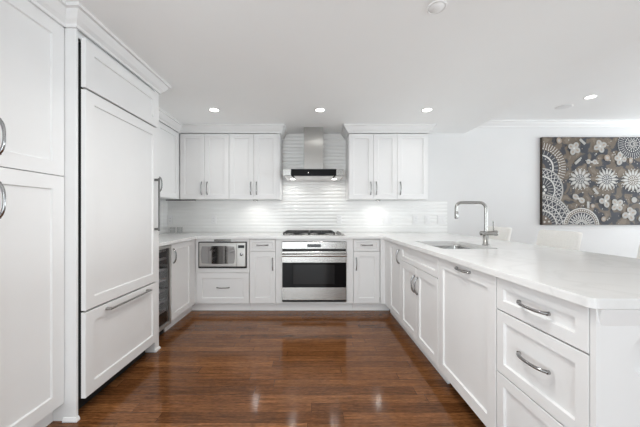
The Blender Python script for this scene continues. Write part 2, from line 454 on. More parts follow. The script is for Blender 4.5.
XF = -1.28
t = thing('refrigerator', 'built-in refrigerator with white panelled door and freezer drawer and slim bar handles', 'refrigerator', (XF, 1.611, 0), R90)
WF = 2.362-1.611
MB().box(.004, WF-.004, .026, .66, .11, 2.13).build('body', 'dark_inside', t)
MB().box(.004, WF-.004, .10, .60, 0, .11).build('base', 'black', t)
dd = shaker(0, WF, .608, 1.862, .066, t=.025).build('door', 'cab', t)
b = MB().box(WF-.050, WF-.037, -.042, -.030, 1.02, 1.45, .002)
for z in (1.035, 1.435): b.box(WF-.052, WF-.035, -.032, 0, z-.010, z+.010, .002)
b.build('handle', 'dark_nickel', dd)
dd = shaker(0, WF, .113, .597, .066, t=.025).build('freezer_drawer', 'cab', t)
b = MB().box(.150, WF-.146, -.040, -.029, .562, .573, .002)
for x in (.163, WF-.158): b.box(x-.010, x+.010, -.031, 0, .560, .575, .002)
b.build('handle', 'nickel', dd)
shaker(0, WF, 1.874, 2.150, .066, t=.025).build('grille_panel', 'cab', t)

# ---- wine cooler
t = thing('wine_cooler', 'narrow black glass-door wine cooler under the worktop beside the refrigerator', 'wine cooler', (XL, 2.453, 0), R90)
WW = .344
carcass(0, WW, .60, .085, .866, y=.03).build('body', 'black', t)
MB().box(.02, WW-.02, .5, .58, .10, .85).build('back_liner', 'dark_inside', t)
b = MB(); f = .030
b.box(0, f, 0, .028, .09, .862, .002); b.box(WW-f, WW, 0, .028, .09, .862, .002)
b.box(f, WW-f, 0, .028, .09, .09+f, .002); b.box(f, WW-f, 0, .028, .862-f, .862, .002)
dr = b.build('door', 'silver', t)
plabel(MB().box(f, WW-f, .010, .016, .12, .832).build('pane', 'cooler_glass', dr), 'dark glass pane')
for z in (.22, .32, .42, .52, .62, .72):
    b = MB().box(.02, WW-.02, .040, .056, z, z+.022)
    for k in range(6): b.box(.03+k*.056, .036+k*.056, .05, .48, z+.004, z+.010)
    b.build('shelf', 'shelf', t)
MB().box(.03, WW-.03, .06, .075, .01, .085).build('toe_grille', 'black', t)
MB().box(.02, WW-.02, .035, .10, .80, .84, .003).build('control_bar', 'shelf', t)

# ---- base cabinet between wine cooler and corner
t = thing('base_cabinet', 'white base cabinet with one door between the wine cooler and the corner', 'cabinet', (XL, 2.80, 0), R90)
carcass(0, .57, .62, CAB_Z0, CB-.001).build('carcass', 'cab', t)
dd = shaker(.003, .462, CAB_Z0, CAB_Z1, RAIL).build('door', 'cab', t); add_pull(dd, .036, .742)
MB().box(.464, .568, .002, .021, CAB_Z0, CB-.001).build('filler', 'cab', t)
toe(0, .640).build('toe_kick', 'toe', t)

# ---- microwave cabinet (back run)
t = thing('microwave_cabinet', 'white base cabinet holding the microwave above one wide drawer', 'cabinet', (-1.378, YB, 0))
Wm = 1.378-.742
carcass(0, Wm, .60, CAB_Z0, CB-.001).build('carcass', 'cab', t)
b = MB()
b.box(.0, .038, .0, .0205, .468, CB-.001, .001); b.box(-.02, .011, .002, .0205, CAB_Z0, .468, .001); b.box(Wm-.028, Wm, 0, .0205, .468, CB-.001, .001)
b.box(.038, Wm-.028, 0, .0205, .468, .521, .001); b.box(.038, Wm-.028, 0, .0205, .835, CB-.001, .001)
b.build('face_frame', 'cab', t)
MB().box(.02, Wm-.02, .03, .56, .485, .503).build('shelf', 'cab', t)
dd = shaker(.014, Wm-.003, CAB_Z0, .464, RAIL).build('drawer', 'cab', t); add_pull(dd, .327, .292, .14, vert=False)
b = MB().box(.223, .420, -.006, 0, .838, .862, .001)
for k in range(3): b.box(.228, .415, -.009, -.005, .841+k*.007, .844+k*.007)
b.build('vent', 'nickel', t)
toe(-.07, Wm).build('toe_kick', 'toe', t)

t = thing('microwave', 'silver built-in microwave with mirrored window under the worktop', 'microwave', (-1.339, YB, .523))
mw = .57; mh = .310
MB().box(.006, mw-.006, .0, .42, .003, mh-.003).build('body', 'black', t)
b = MB(); f = .012
b.box(0, f, -.014, -.001, 0, mh, .001); b.box(mw-f, mw, -.014, -.001, 0, mh, .001)
b.box(f, mw-f, -.014, -.001, 0, .020, .001); b.box(f, mw-f, -.014, -.001, mh-.009, mh, .001)
b.build('bezel', 'black', t)
dr = MB().box(f+.001, .452, -.022, -.001, .021, mh-.010, .003).build('door', 'silver', t)
# bowed window
b = MB(); n = 16
x0, x1, z0, z1 = .045, .425, .058, .258
pts = []
for i in range(n+1): tt = i/n; pts.append((x0+(x1-x0)*tt, z0+.006*math.cos(PI*(tt-.5))*-1))
for i in range(n+1): tt = i/n; pts.append((x1+.012*math.sin(PI*tt), z0+(z1-z0)*tt))
for i in range(n+1): tt = i/n; pts.append((x1-(x1-x0)*tt, z1+.006*math.sin(PI*tt)))
for i in range(n+1): tt = i/n; pts.append((x0-.012*math.sin(PI*tt), z1-(z1-z0)*tt))
k = len(pts)
b.add([(x, -.0245, z) for x, z in pts]+[(x, -.0215, z) for x, z in pts], [tuple(range(k)), tuple(range(2*k-1, k-1, -1))]+[(i, (i+1)%k, k+(i+1)%k, k+i) for i in range(k)])
b.build('window', 'mirror_glass', dr)
cp = MB().box(.454, mw-f-.001, -.022, -.001, .021, mh-.010, .003).build('control_panel', 'silver', t)
MB().box(.470, .545, -.0235, -.0218, .238, .272, .0004).build('display', 'display', cp)
MB().lathe([(0,-.034),(.014,-.034),(.017,-.031),(.018,-.0218),(0,-.0218)], (.510,0,.165), 24, axis='y').build('dial', 'chrome', cp)
for k in range(3): MB().box(.476, .542, -.0232, -.0218, .060+k*.024, .074+k*.024, .0005).build('button', 'silver', cp)

# ---- drawer and door cabinets on both sides of the oven
def drawer_door_cabinet(x0, x1, label, hinge):
    t = thing('base_cabinet', label, 'cabinet', (x0, YB, 0)); Wc = x1-x0
    carcass(0, Wc, .60, CAB_Z0, CB-.001).build('carcass', 'cab', t)
    dw = shaker(.002, Wc-.002, .722, CAB_Z1, .034).build('drawer', 'cab', t); add_pull(dw, Wc/2, .794, .13, vert=False)
    dd = shaker(.002, Wc-.002, CAB_Z0, .718, RAIL).build('door', 'cab', t)
    add_pull(dd, Wc-.036 if hinge == 'l' else .034, .570, .14)
    toe(0, Wc if hinge == 'l' else Wc+.130).build('toe_kick', 'toe', t)
    return t
drawer_door_cabinet(-.740, -.430, 'narrow white drawer and door cabinet between the microwave and the oven', 'l')
drawer_door_cabinet(.489, .803, 'narrow white drawer and door cabinet between the oven and the peninsula corner', 'r')

# ---- oven housing + oven
t = thing('oven_cabinet', 'white cabinet frame around the stainless wall oven below the cooktop', 'cabinet', (-.428, YB, 0))
Wo = .487+.428
b = MB(); ox0, ox1 = .078, .832
b.box(0, ox0-.004, 0, .02, CAB_Z0, CB-.001, .001); b.box(ox1+.004, Wo, 0, .02, CAB_Z0, CB-.001, .001)
b.box(ox0-.004, ox1+.004, 0, .02, .838, CB-.001, .001); b.box(ox0-.004, ox1+.004, 0, .02, CAB_Z0, .122, .001)
b.build('face_frame', 'cab', t)
b = MB().box(0, .016, .021, .60, CAB_Z0, CB-.001).box(Wo-.016, Wo, .021, .60, CAB_Z0, CB-.001).box(.016, Wo-.016, .584, .60, CAB_Z0, CB-.001)
b.build('carcass', 'cab', t)
toe(0, Wo).build('toe_kick', 'toe', t)

t = thing('wall_oven', 'stainless steel wall oven with black glass window and full-width bar handle', 'oven', (-.352, YB-.025, .125))
w_ = .757; z = lambda a: a-.125
MB().box(.006, w_-.006, .03, .55, z(.128), z(.832)).build('body', 'dark_inside', t)
cp = MB().box(0, w_, 0, .029, z(.750), z(.834), .003).build('control_panel', 'steel', t)
MB().box(.296, .456, -.0015, .001, z(.772), z(.808), .0004).build('display', 'display', cp)
for x in (.225, .255, .495, .525): MB().box(x-.008, x+.008, -.0012, .001, z(.784), z(.796), .0004).build('button', 'silver', cp)
MB().box(.004, w_-.004, .010, .029, z(.726), z(.750)).build('vent_slot', 'black', t)
b = MB()
b.box(0, w_, -.004, .029, z(.590), z(.724), .003)
b.box(0, w_, -.004, .029, z(.152), z(.303), .003)
b.box(0, w_, .004, .029, z(.303), z(.590))
dr = b.build('door', 'steel', t)
MB().box(.003, w_-.003, -.005, .004, z(.302), z(.591), .001).build('glass_panel', 'black_glass', dr)
MB().box(.130, w_-.140, -.0062, -.0045, z(.340), z(.566), .0006).build('window', 'oven_glass', dr)
b = MB().cyl((.002,-.050,z(.682)), (w_-.002,-.050,z(.682)), .0165, 22)
for x in (.05, w_-.05): b.box(x-.014, x+.014, -.045, -.003, z(.672), z(.692), .002)
b.build('handle', 'steel', dr)
MB().box(.006, w_-.006, .010, .029, z(.126), z(.150)).build('bottom_vent', 'black', t)

# ---- corner filler and the peninsula cabinets (faces look to -x; local x runs toward the camera)
def pen(name, label, cat, y_far): return thing(name, label, cat, (XR, y_far, 0), -R90)
t = pen('base_cabinet', 'white single-door cabinet at the inner corner of the peninsula', 'cabinet', 3.37)
carcass(.0, .618, .60, CAB_Z0, CB-.001).build('carcass', 'cab', t)
MB().box(.0, .197, .0, .0205, CAB_Z0, CB-.001, .001).box(0, .02, -.054, 0, CAB_Z0, CB-.001, .001).build('filler', 'cab', t)
dd = shaker(.200, .616, CAB_Z0, CAB_Z1, RAIL).build('door', 'cab', t); add_pull(dd, .570, .742)
toe(0, .618).build('toe_kick', 'toe', t)

t = pen('sink_cabinet', 'white sink cabinet with a false drawer front above a pair of doors', 'cabinet', 2.750)
Ws = 2.750-1.943
carcass(0, Ws, .60, CAB_Z0, CB-.001, top=False).build('carcass', 'cab', t)
shaker(.002, Ws-.002, .718, CAB_Z1, DRAIL).build('false_drawer_front', 'cab', t)
dd = shaker(.002, Ws/2-GAP, CAB_Z0, .714, RAIL).build('door', 'cab', t); add_pull(dd, Ws/2-.036, .574)
dd = shaker(Ws/2+GAP, Ws-.002, CAB_Z0, .714, RAIL).build('door', 'cab', t); add_pull(dd, Ws/2+.036, .574)
toe(0, Ws).build('toe_kick', 'toe', t)

t = pen('dishwasher', 'panelled white dishwasher between the sink doors and the three drawers', 'dishwasher', 1.941)
Wd = 1.941-1.330
MB().box(.006, Wd-.006, .040, .58, .11, .862).build('body', 'black', t)
dd = shaker(.003, Wd-.003, CAB_Z0, .862, .066).build('door', 'cab', t); add_pull(dd, .325, .838, .135, vert=False)
MB().box(.004, Wd-.004, .10, .12, 0, .105).build('toe_kick', 'black', t)

t = pen('drawer_cabinet', 'white three-drawer cabinet at the open end of the peninsula', 'cabinet', 1.328)
Wd = 1.328-.882
carcass(0, Wd, .60, CAB_Z0, CB-.001).build('carcass', 'cab', t)
for z0, z1, hz in ((.718, CAB_Z1, .792), (.431, .712, .580), (CAB_Z0, .425, .258)):
    dw = shaker(.002, Wd-.003, z0, z1, .046).build('drawer', 'cab', t); add_pull(dw, Wd*.50, hz, .145, vert=False)
toe(0, Wd).build('toe_kick', 'toe', t)

t = thing('peninsula_panel', 'plain white panel closing the end and back of the peninsula', 'panel', (XR, .862, 0))
bm = bmesh.new(); ed = []; n = 32
oval = [(.146+.040*math.cos(2*PI*i/n), .720+.060*math.sin(2*PI*i/n)) for i in range(n)]
for loop in ([(0,0),(.62,0),(.62,CB-.001),(0,CB-.001)], oval):
    vs = [bm.verts.new((x, 0, z)) for x, z in loop]
    for i in range(len(vs)): ed.append(bm.edges.new((vs[i], vs[(i+1) % len(vs)])))
bmesh.ops.triangle_fill(bm, use_beauty=True, use_dissolve=False, edges=ed)
ret = bmesh.ops.extrude_face_region(bm, geom=bm.faces[:])
for v in [g for g in ret['geom'] if isinstance(g, bmesh.types.BMVert)]: v.co.y = .018
MB().bm(bm).build('end_panel', 'cab', t)
b = MB(); rg = []
for k, (f_, yy) in enumerate(((1.0,.0005),(.97,.012),(.86,.017),(.5,.0178))): rg += [(.146+(x-.146)*f_, yy, .720+(z-.720)*f_) for x, z in oval]
b.add(rg, [(k*n+j, k*n+(j+1)%n, (k+1)*n+(j+1)%n, (k+1)*n+j) for k in range(3) for j in range(n)]+[tuple(range(3*n, 4*n))], smooth=True)
b.build('oval_recess', 'cab', t)  # shallow oval dish behind the cut-out
MB().box(.602, .62, .019, 3.10, 0, CB-.001).build('back_panel', 'cab', t)
# worktop shadow put into shape as a sloping strip, its free end rounded off
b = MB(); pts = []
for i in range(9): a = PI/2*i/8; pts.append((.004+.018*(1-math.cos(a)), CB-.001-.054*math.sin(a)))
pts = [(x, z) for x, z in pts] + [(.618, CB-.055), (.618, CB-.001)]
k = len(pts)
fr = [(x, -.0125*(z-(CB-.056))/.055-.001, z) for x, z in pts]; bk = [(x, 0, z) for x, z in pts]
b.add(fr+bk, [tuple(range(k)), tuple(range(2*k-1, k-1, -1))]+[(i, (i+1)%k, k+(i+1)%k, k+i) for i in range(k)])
b.build('shadow_strip', 'cab', t)
# ------------------------------------------------------------------ worktop with sink cut-out
SX0, SX1, SY0, SY1 = .975, 1.395, 2.105, 2.735
def worktop():
    bm = bmesh.new()
    cx, cy, r = .834, .848, .022
    corner = [(cx+r-r*math.cos(a), cy+r-r*math.sin(a)) for a in [PI/2*i/5 for i in range(6)]]   # from left side round to the near side
    inner = [( -2.018, 2.452), (-1.355, 2.452), (-1.355, 3.345), (.834, 3.345)]
    outer = inner+corner+[(1.855, .848), (1.875, .868), (1.875, 3.978), (-2.018, 3.978)]
    hole = rrect(SX0, SX1, SY0, SY1, .045, 6)
    edges = []
    for loop in (outer, hole):
        vs = [bm.verts.new((x, y, CT)) for x, y in loop]
        for i in range(len(vs)): edges.append(bm.edges.new((vs[i], vs[(i+1)%len(vs)])))
    bmesh.ops.triangle_fill(bm, use_beauty=True, use_dissolve=False, edges=edges)
    bmesh.ops.recalc_face_normals(bm, faces=bm.faces[:])
    if bm.faces[0].normal.z < 0: bmesh.ops.reverse_faces(bm, faces=bm.faces[:])
    ret = bmesh.ops.extrude_face_region(bm, geom=bm.faces[:])
    dn = [g for g in ret['geom'] if isinstance(g, bmesh.types.BMVert)]
    for v in dn: v.co.z = CB
    bmesh.ops.recalc_face_normals(bm, faces=bm.faces[:])
    sharp = [e for e in bm.edges if len(e.link_faces) == 2 and abs(e.calc_face_angle(0)) > 1.0 and abs(e.verts[0].co.z-e.verts[1].co.z) < 1e-5 and e.verts[0].co.z > CB+.01]
    bmesh.ops.bevel(bm, geom=sharp, offset=.0025, segments=2, affect='EDGES')
    return MB().bm(bm)
wt = worktop().build('worktop', 'quartz')
tag(wt, 'continuous white quartz worktop running along both sides and the back of the kitchen', 'worktop')

# ---- sink
t = thing('sink', 'undermount stainless steel sink let into the peninsula worktop', 'sink', ((SX0+SX1)/2, (SY0+SY1)/2, 0))
hx, hy = (SX1-SX0)/2, (SY1-SY0)/2
b = MB(); rings = []
for (o, zz, r) in ((.013,.8685,.05),(-.002,.8685,.045),(-.003,.855,.045),(-.006,.72,.045),(-.016,.700,.05),(-.04,.692,.05),(-.15,.688,.03)):
    rings.append([(x, y, zz) for x, y in rrect(-hx-o, hx+o, -hy-o, hy+o, r)])
n = len(rings[0])
b.add([p for r in rings for p in r], [(k*n+j, k*n+(j+1)%n, (k+1)*n+(j+1)%n, (k+1)*n+j) for k in range(len(rings)-1) for j in range(n)]+[tuple(range((len(rings)-1)*n, len(rings)*n))], smooth=True)
b.build('bowl', 'bowl', t)
MB().lathe([(.045,.690),(.045,.694),(.038,.695),(.03,.691),(0,.690)], n=28).build('drain', 'chrome', t)

# ---- faucet
fx, fy = 1.448, 2.375
t = thing('faucet', 'brushed nickel single-lever faucet with squared gooseneck spout at the sink', 'faucet', (fx, fy, CT))
MB().lathe([(0,0),(.027,0),(.027,.006),(.021,.010),(.021,.075),(.019,.080),(0,.080)]).build('base', 'nickel', t)
b = MB(); pts = [(0,0,.078), (0,0,.30)]; r = .05
for i in range(1, 9): a = PI/2*i/8; pts.append((-r+r*math.cos(a), 0, .303+r*math.sin(a)))
for i in range(0, 9): a = PI/2*i/8; pts.append((-.205-r*.8*math.sin(a)+0, 0, .303+r-r*.8+r*.8*math.cos(a)))
pts.append((-.245, 0, .29)); pts.append((-.245, 0, .278))
b.tube(pts, .0125, 16).build('spout', 'nickel', t)
MB().lathe([(0,.220),(.013,.220),(.0145,.224),(.0145,.275),(.0125,.280),(0,.280)], (-.245,0,0)).build('spray_head', 'nickel', t)
MB().lathe([(0,-.042),(.017,-.042),(.019,-.039),(.019,.070),(.022,.074),(.022,.092),(.017,.096),(0,.096)], (0,0,.098), axis='x').build('valve_body', 'nickel', t)
MB().tube([(.066,0,.110),(.062,-.004,.15),(.057,-.010,.20)], [.005,.0045,.0055], 10).build('lever', 'nickel', t)

# ------------------------------------------------------------------ cooktop
t = thing('gas_cooktop', 'stainless gas cooktop with black cast-iron grates set on the worktop above the oven', 'cooktop', (.022, 3.665, CT))
MB().box(-.377, .377, -.245, .235, .0, .010, .004, seg=2).build('base_plate', 'steel', t)
burners = [(-.209,-.11,.036),(-.209,.11,.045),(.101,.11,.036),(.101,-.11,.045)]
for (x, y, r) in burners:
    MB().lathe([(r+.012,.010),(r+.010,.016),(r,.018),(r,.026),(r-.006,.029),(0,.030)], (x-.003,y-.002,0), 24).build('burner', 'iron', t)
def grate(x0, x1):
    b = MB(); y0, y1 = -.222, .212; zt = .044; s = .0055
    for x in (x0, x1): b.box(x-s, x+s, y0, y1, zt-.014, zt, .002)
    for y in (y0, y1, -.006): b.box(x0, x1, y-s, y+s, zt-.014, zt, .002)
    cx = (x0+x1)/2
    for yy in (-.11, .11):
        for k in range(4):
            a = k*PI/2+PI/4
            b.tube([(cx+.03*math.cos(a), yy+.03*math.sin(a), zt-.006), (cx+.135*math.cos(a), yy+.10*math.sin(a), zt-.006)], .006, 6)
        b.box(cx-s, cx+s, yy-.10, yy-.035, zt-.014, zt, .002); b.box(cx-s, cx+s, yy+.035, yy+.10, zt-.014, zt, .002)
    for x in (x0, x1):
        for y in (y0, y1): b.box(x-.009, x+.009, y-.009, y+.009, .010, zt-.004, .003)
    return b
grate(-.362, -.062).build('grate', 'iron', t)
grate(-.050, .246).build('grate', 'iron', t)
for k in range(4):
    y = -.16+k*.095
    MB().lathe([(.021,.010),(.021,.014),(.017,.016),(.016,.034),(.014,.037),(0,.037)], (.318,y,0), 20).build('knob', 'chrome', t)

# ------------------------------------------------------------------ range hood
t = thing('range_hood', 'stainless chimney range hood with a black glass front over the cooktop', 'range hood', (.020, 3.98, 1.63))
b = MB().box(-.376, .376, -.492, -.012, .002, .082, .002)
b.build('body', 'nickel', t)
b = MB().box(-.127, .127, -.290, -.012, .083, H-1.63-.001, .002); b.build('chimney', 'steel_vertical', t)
fp = MB().box(-.278, .278, -.500, -.4925, -.002, .082, .001).build('control_panel', 'black_glass', t)
MB().box(-.068, -.060, -.5012, -.4998, .034, .042).build('indicator', 'white_led', fp)
# underside filter and two dark visor hinges
MB().box(-.36, .36, -.47, -.03, -.006, .0015, .003).build('filter', 'hood_under', t)
for s in (-1, 1):
    pts = [(s*.268, -.488, -.002)]
    for i in range(1, 7): a = PI/2*i/6; pts.append((s*(.268-.030*math.sin(a)), -.486, -.002-.028*(1-math.cos(a))-.004*i/6))
    MB().tube(pts, .008, 8).build('visor_hinge', 'black', t)
for s in (-1, 1):
    lm = MB().lathe([(.030,-.006),(.030,-.0085),(0,-.0085)], (s*.275,-.20,0), 24).build('lamp', 'lens', t)
    area('hood_light', (s*.275, -.20, -.012), (0,0,0), .05, .05, LAMP_HOOD, WARM, t, 'DISK', math.radians(160))

# ------------------------------------------------------------------ upper cabinets
UZ0, UZ1, DT = 1.352, 2.190, 2.186
def upper(label, loc, rz, Wc, doors, crown_path, depth=.335, prev=None, nxt=None, extra=None):
    t = thing('upper_cabinet', label, 'cabinet', loc, rz)
    carcass(0, Wc, depth, UZ0, H-.002).build('carcass', 'cab', t)
    for (x0, x1, hx) in doors:
        dd = shaker(x0+.0015, x1-.0015, UZ0+.001, DT, .060).build('door', 'cab', t)
        if hx is not None: add_pull(dd, hx, 1.490, .155)
    if extra: MB().box(extra[0], extra[1], 0, .021, UZ0, UZ1).build('filler', 'cab', t)
    MB().sweep(CROWN, crown_path, prev, nxt).build('crown', 'cab', t, world=True)
    return t
upper('white wall cabinet on the side wall between the refrigerator and the corner', (UX, 2.455, 0), R90, UY-2.455,
      [(0, .655, None), (.655, 1.140, .700)], [(UX, 2.455), (UX, UY)], .325, prev=(UX, 2.3), nxt=(UX+1, UY), extra=(1.142, UY-2.456))
upper('white two-door wall cabinet tucked into the corner above the microwave', (UX, UY, 0), 0, .632,
      [(.008, .320, .284), (.320, .632, .356)], [(UX, UY), (-1.058, UY)], prev=(UX, UY-1))
upper('white two-door wall cabinet just before the range hood on the microwave side', (-1.057, UY, 0), 0, .643,
      [(0, .315, .279), (.315, .625, .351)], [(-1.057, UY), (-.414, UY), (-.414, WY1-.012)], extra=(.626, .643))
upper('white two-door wall cabinet beside the range hood on the peninsula side', (.469, UY, 0), 0, .616,
      [(.002, .314, .278), (.314, .616, .350)], [(.469, WY1-.012), (.469, UY), (1.085, UY)])
upper('white single-door wall cabinet at the open end of the wall run', (1.0855, UY, 0), 0, .3975,
      [(0, .3955, .040)], [(1.0855, UY), (1.483, UY), (1.483, WY1-.012)])

# ---- puck lights under the wall cabinets
for (x, lab) in ((-.752, 'small round puck light under the wall cabinets on the microwave side of the hood'),
                 (.880, 'small round puck light under the wall cabinets on the peninsula side of the hood')):
    t = thing('undercabinet_light', lab, 'light', (x, 3.80, UZ0), group='puck lights under the wall cabinets')
    MB().lathe([(0,-.001),(.034,-.001),(.034,-.010),(.028,-.012),(.026,-.010)], n=28).build('housing', 'chrome', t)
    MB().lathe([(.026,-.010),(0,-.010)], n=28).build('lens', 'lens', t)
    area('puck_light', (0,0,-.014), (0,0,0), .04, .04, LAMP_UNDER, WARM, t, 'DISK', math.radians(150))

t = thing('undercabinet_light', 'slim linear light bar under the corner wall cabinet above the clear glasses', 'light', (-1.71, 3.72, UZ0))
MB().box(-.19, .19, -.022, .022, -.016, -.001, .002).build('housing', 'dark_nickel', t)
MB().box(-.18, .18, -.014, .014, -.0185, -.0155, .001).build('diffuser', 'plate', t)

# ------------------------------------------------------------------ ceiling lights
def downlight(x, y, z, label, power, on=True):
    t = thing('downlight', label, 'ceiling light', (x, y, z), group='recessed ceiling lights')
    MB().lathe([(.058,0),(.058,-.003),(.052,-.005),(.046,-.003)], n=36).build('trim_ring', 'trim', t)
    MB().lathe([(.046,-.0035),(0,-.0035)], n=36).build('lens', 'lens', t)
    area('lamp_light', (0,0,-.006), (0,0,0), .085, .085, power, WARM, t, 'DISK', math.radians(150))
    return t
downlight(-1.06, 3.09, H, 'lit recessed ceiling light above the microwave side of the kitchen', LAMP_KITCHEN)
downlight(.087, 3.09, H, 'lit recessed ceiling light in front of the range hood chimney', LAMP_KITCHEN)
downlight(1.247, 3.09, H, 'lit recessed ceiling light above the peninsula corner and wall cabinets', LAMP_KITCHEN)
downlight(-.20, 1.44, H, 'added unseen ceiling fill light above the refrigerator side of the floor', REAR_FILL)  # this lamp and the next are added, unseen, to brighten cabinets and floor
downlight(.20, 1.44, H, 'added unseen ceiling fill light above the peninsula drawers', REAR_FILL)
downlight(3.09, 3.16, HD, 'lit recessed ceiling light over the dining side near the painting', LAMP_DINING)
downlight(4.9, 3.16, HD, 'lit recessed ceiling light further along the dining side', LAMP_DINING)
t = thing('ceiling_speaker', 'round white flush ceiling cover above the peninsula', 'ceiling cover', (.683, 1.562, H))
MB().lathe([(.052,0),(.052,-.004),(.049,-.006),(.044,-.006),(.043,-.0015)], n=40).build('rim', 'trim', t)
MB().lathe([(.043,-.0015),(.042,-.005),(0,-.005)], n=40).build('cover', 'ceil', t)
t = thing('ceiling_vent', 'slim white round cover on the higher dining ceiling', 'ceiling cover', (3.05, 3.45, HD))
MB().lathe([(.085,0),(.083,-.003),(.070,-.005),(0,-.006)], n=36).build('cover', 'trim', t)

# ------------------------------------------------------------------ outlets and switches on the tiles
def outlet(x, z, label, gang=1, kind='outlet', dark=False):
    t = thing(kind, label, kind.replace('_', ' '), (x, WY1-.012, z), group='cover plates on the tiles')
    wd = .035+.023*(gang-1)
    MB().box(-wd, wd, -.006, .004, -.058, .058, .003, seg=2).build('cover_plate', 'plate', t)
    for g in range(gang):
        cx = (g-(gang-1)/2)*.046
        if kind == 'outlet':
            for zz in (-.02, .02):
                s_ = MB().box(cx-.016, cx+.016, -.008, -.005, zz-.013, zz+.013, .003).build('socket', 'plate', t)
                b = MB().box(cx-.008, cx-.006, -.0086, -.0078, zz-.004, zz+.006).box(cx+.006, cx+.008, -.0086, -.0078, zz-.004, zz+.006)
                b.build('slot', 'display', s_)
        else:
            MB().box(cx-.016, cx+.016, -.010, -.005, -.033, .033, .002).build('rocker', 'plate', t)
    return t
zc = 1.085
outlet((170.5-312)/71.6, zc, 'white outlet on the tiles near the side wall corner')
outlet((214-312)/71.6, zc, 'white outlet on the tiles above the microwave')
outlet((339-312)/71.6, zc+.005, 'white outlet on the tiles behind the cooktop knobs')
outlet((387-312)/71.6, zc, 'wide white double switch plate on the tiles under the two-door cabinet', 2, 'light_switch')
outlet((415-312)/71.6, zc, 'white outlet on the tiles under the single-door wall cabinet')
outlet((427-312)/71.6, zc, 'white single switch plate at the edge of the last wall cabinet', 1, 'light_switch')
outlet((441-312)/71.6, zc, 'wide white double switch plate on the tiles past the last wall cabinet', 2, 'light_switch')

# ---- clear glasses in the left corner
def tumbler(x, y, r, h, label):
    o = MB().lathe([(0,0),(r*.86,0),(r,h),(r-.002,h),(r*.84,.012),(0,.012)], n=28).build('drinking_glass', 'glass')
    o.location = (x, y, CT+.0005); tag(o, label, 'glass', 'clear glasses in the corner')
tumbler(-1.90, 3.885, .036, .085, 'low clear drinking glass closest to the side wall in the worktop corner')
tumbler(-1.80, 3.880, .036, .085, 'low clear drinking glass on the microwave side in the worktop corner')

# ------------------------------------------------------------------ counter stools
def cushion(x0, x1, y0, y1, z0, z1, r, lean=0.0):
    b = bmesh.new(); bmesh.ops.create_cube(b, size=1)
    for v in b.verts: v.co = Vector(((x0+x1)/2+v.co.x*(x1-x0), (y0+y1)/2+v.co.y*(y1-y0), (z0+z1)/2+v.co.z*(z1-z0)))
    bmesh.ops.bevel(b, geom=b.edges[:], offset=r, segments=4, affect='EDGES', profile=.5)
    if lean:
        for v in b.verts: v.co.x += lean*(v.co.z-z0)
    return MB().bm(b, 0, True)
STX = 2.07
def make_stool():
    t = thing('counter_stool', '', 'stool', (STX, 2.46, 0))
    cushion(-.40, .03, -.20, .20, .60, .68, .025).build('seat', 'cream', t)
    cushion(.0, .055, -.205, .205, .66, 1.012, .022, .22).build('backrest', 'cream', t)
    for sx, sy in ((-1,-1),(-1,1),(1,-1),(1,1)):
        x = -.185+sx*.165
        MB().tube([(x+sx*.04, sy*.185, 0), (x, sy*.165, .605)], [.014,.020], 8).build('leg', 'stool_leg', t)
    MB().box(-.375, .01, -.183, -.167, .20, .225).box(-.375, .01, .167, .183, .20, .225).box(-.384, -.368, -.175, .175, .24, .265).build('footrest', 'stool_leg', t)
    return t
s0 = make_stool(); s1 = copy_tree(s0); s2 = copy_tree(s0)
for s, y, lab in ((s0, 2.505, 'cream upholstered counter stool at the middle of the peninsula, below the painting edge'),
                  (s1, 3.32, 'cream upholstered counter stool farthest along the peninsula, behind the faucet lever'),
                  (s2, 1.665, 'cream upholstered counter stool at the picture edge, close to the open end of the peninsula')):
    s.location = (STX, y, 0); s['label'] = lab; s['group'] = 'counter stools along the peninsula'

# ------------------------------------------------------------------ painting
PX, PZ = 3.180, 2.228; PS = 3.94/285.0; PH = 1.216; PW = 2.15
t = thing('painting', 'wide unframed canvas painted with pale dotted flowers and rings on brown and slate', 'painting', (PX, WY1-.040, PZ-PH))
MB().box(0, PW, .001, .039, 0, PH, .002).build('stretcher', 'canvas_edge', t)
b = MB()
b.add([(.004,0,.004),(PW-.004,0,.004),(PW-.004,0,PH-.004),(.004,0,PH-.004)], [(0,1,2,3)], 0)
layer = [0.0]
def px(u, v): return ((u-541.8)*PS, (225.0-v)*PS)                     # picture-surface coordinates
EPS = 4e-6
def poly(pts, mi):
    # clip to the canvas
    def clip(P, ax, lim, keep_lt):
        out = []
        for i in range(len(P)):
            a, c = P[i], P[(i+1) % len(P)]
            ia = a[ax] <= lim if keep_lt else a[ax] >= lim; ic = c[ax] <= lim if keep_lt else c[ax] >= lim
            if ia: out.append(a)
            if ia != ic:
                f = (lim-a[ax])/(c[ax]-a[ax]); out.append((a[0]+f*(c[0]-a[0]), a[1]+f*(c[1]-a[1])))
        return out
    for ax, lim, lt in ((0,.005,False),(0,PW-.005,True),(1,.005,False),(1,PH-.005,True)):
        pts = clip(pts, ax, lim, lt)
        if len(pts) < 3: return
    layer[0] += EPS
    b.add([(x, -.0004-layer[0], z) for x, z in pts], [tuple(range(len(pts)))], mi)
def ell(cx, cz, rx, rz, rot=0.0, mi=1, n=14):
    c, s = math.cos(rot), math.sin(rot)
    poly([(cx+rx*math.cos(2*PI*i/n)*c-rz*math.sin(2*PI*i/n)*s, cz+rx*math.cos(2*PI*i/n)*s+rz*math.sin(2*PI*i/n)*c) for i in range(n)], mi)
def annulus(cx, cz, r0, r1, mi, n=40):
    for i in range(n):
        a, c = 2*PI*i/n, 2*PI*(i+1)/n
        poly([(cx+r0*math.cos(a), cz+r0*math.sin(a)), (cx+r1*math.cos(a), cz+r1*math.sin(a)), (cx+r1*math.cos(c), cz+r1*math.sin(c)), (cx+r0*math.cos(c), cz+r0*math.sin(c))], mi)
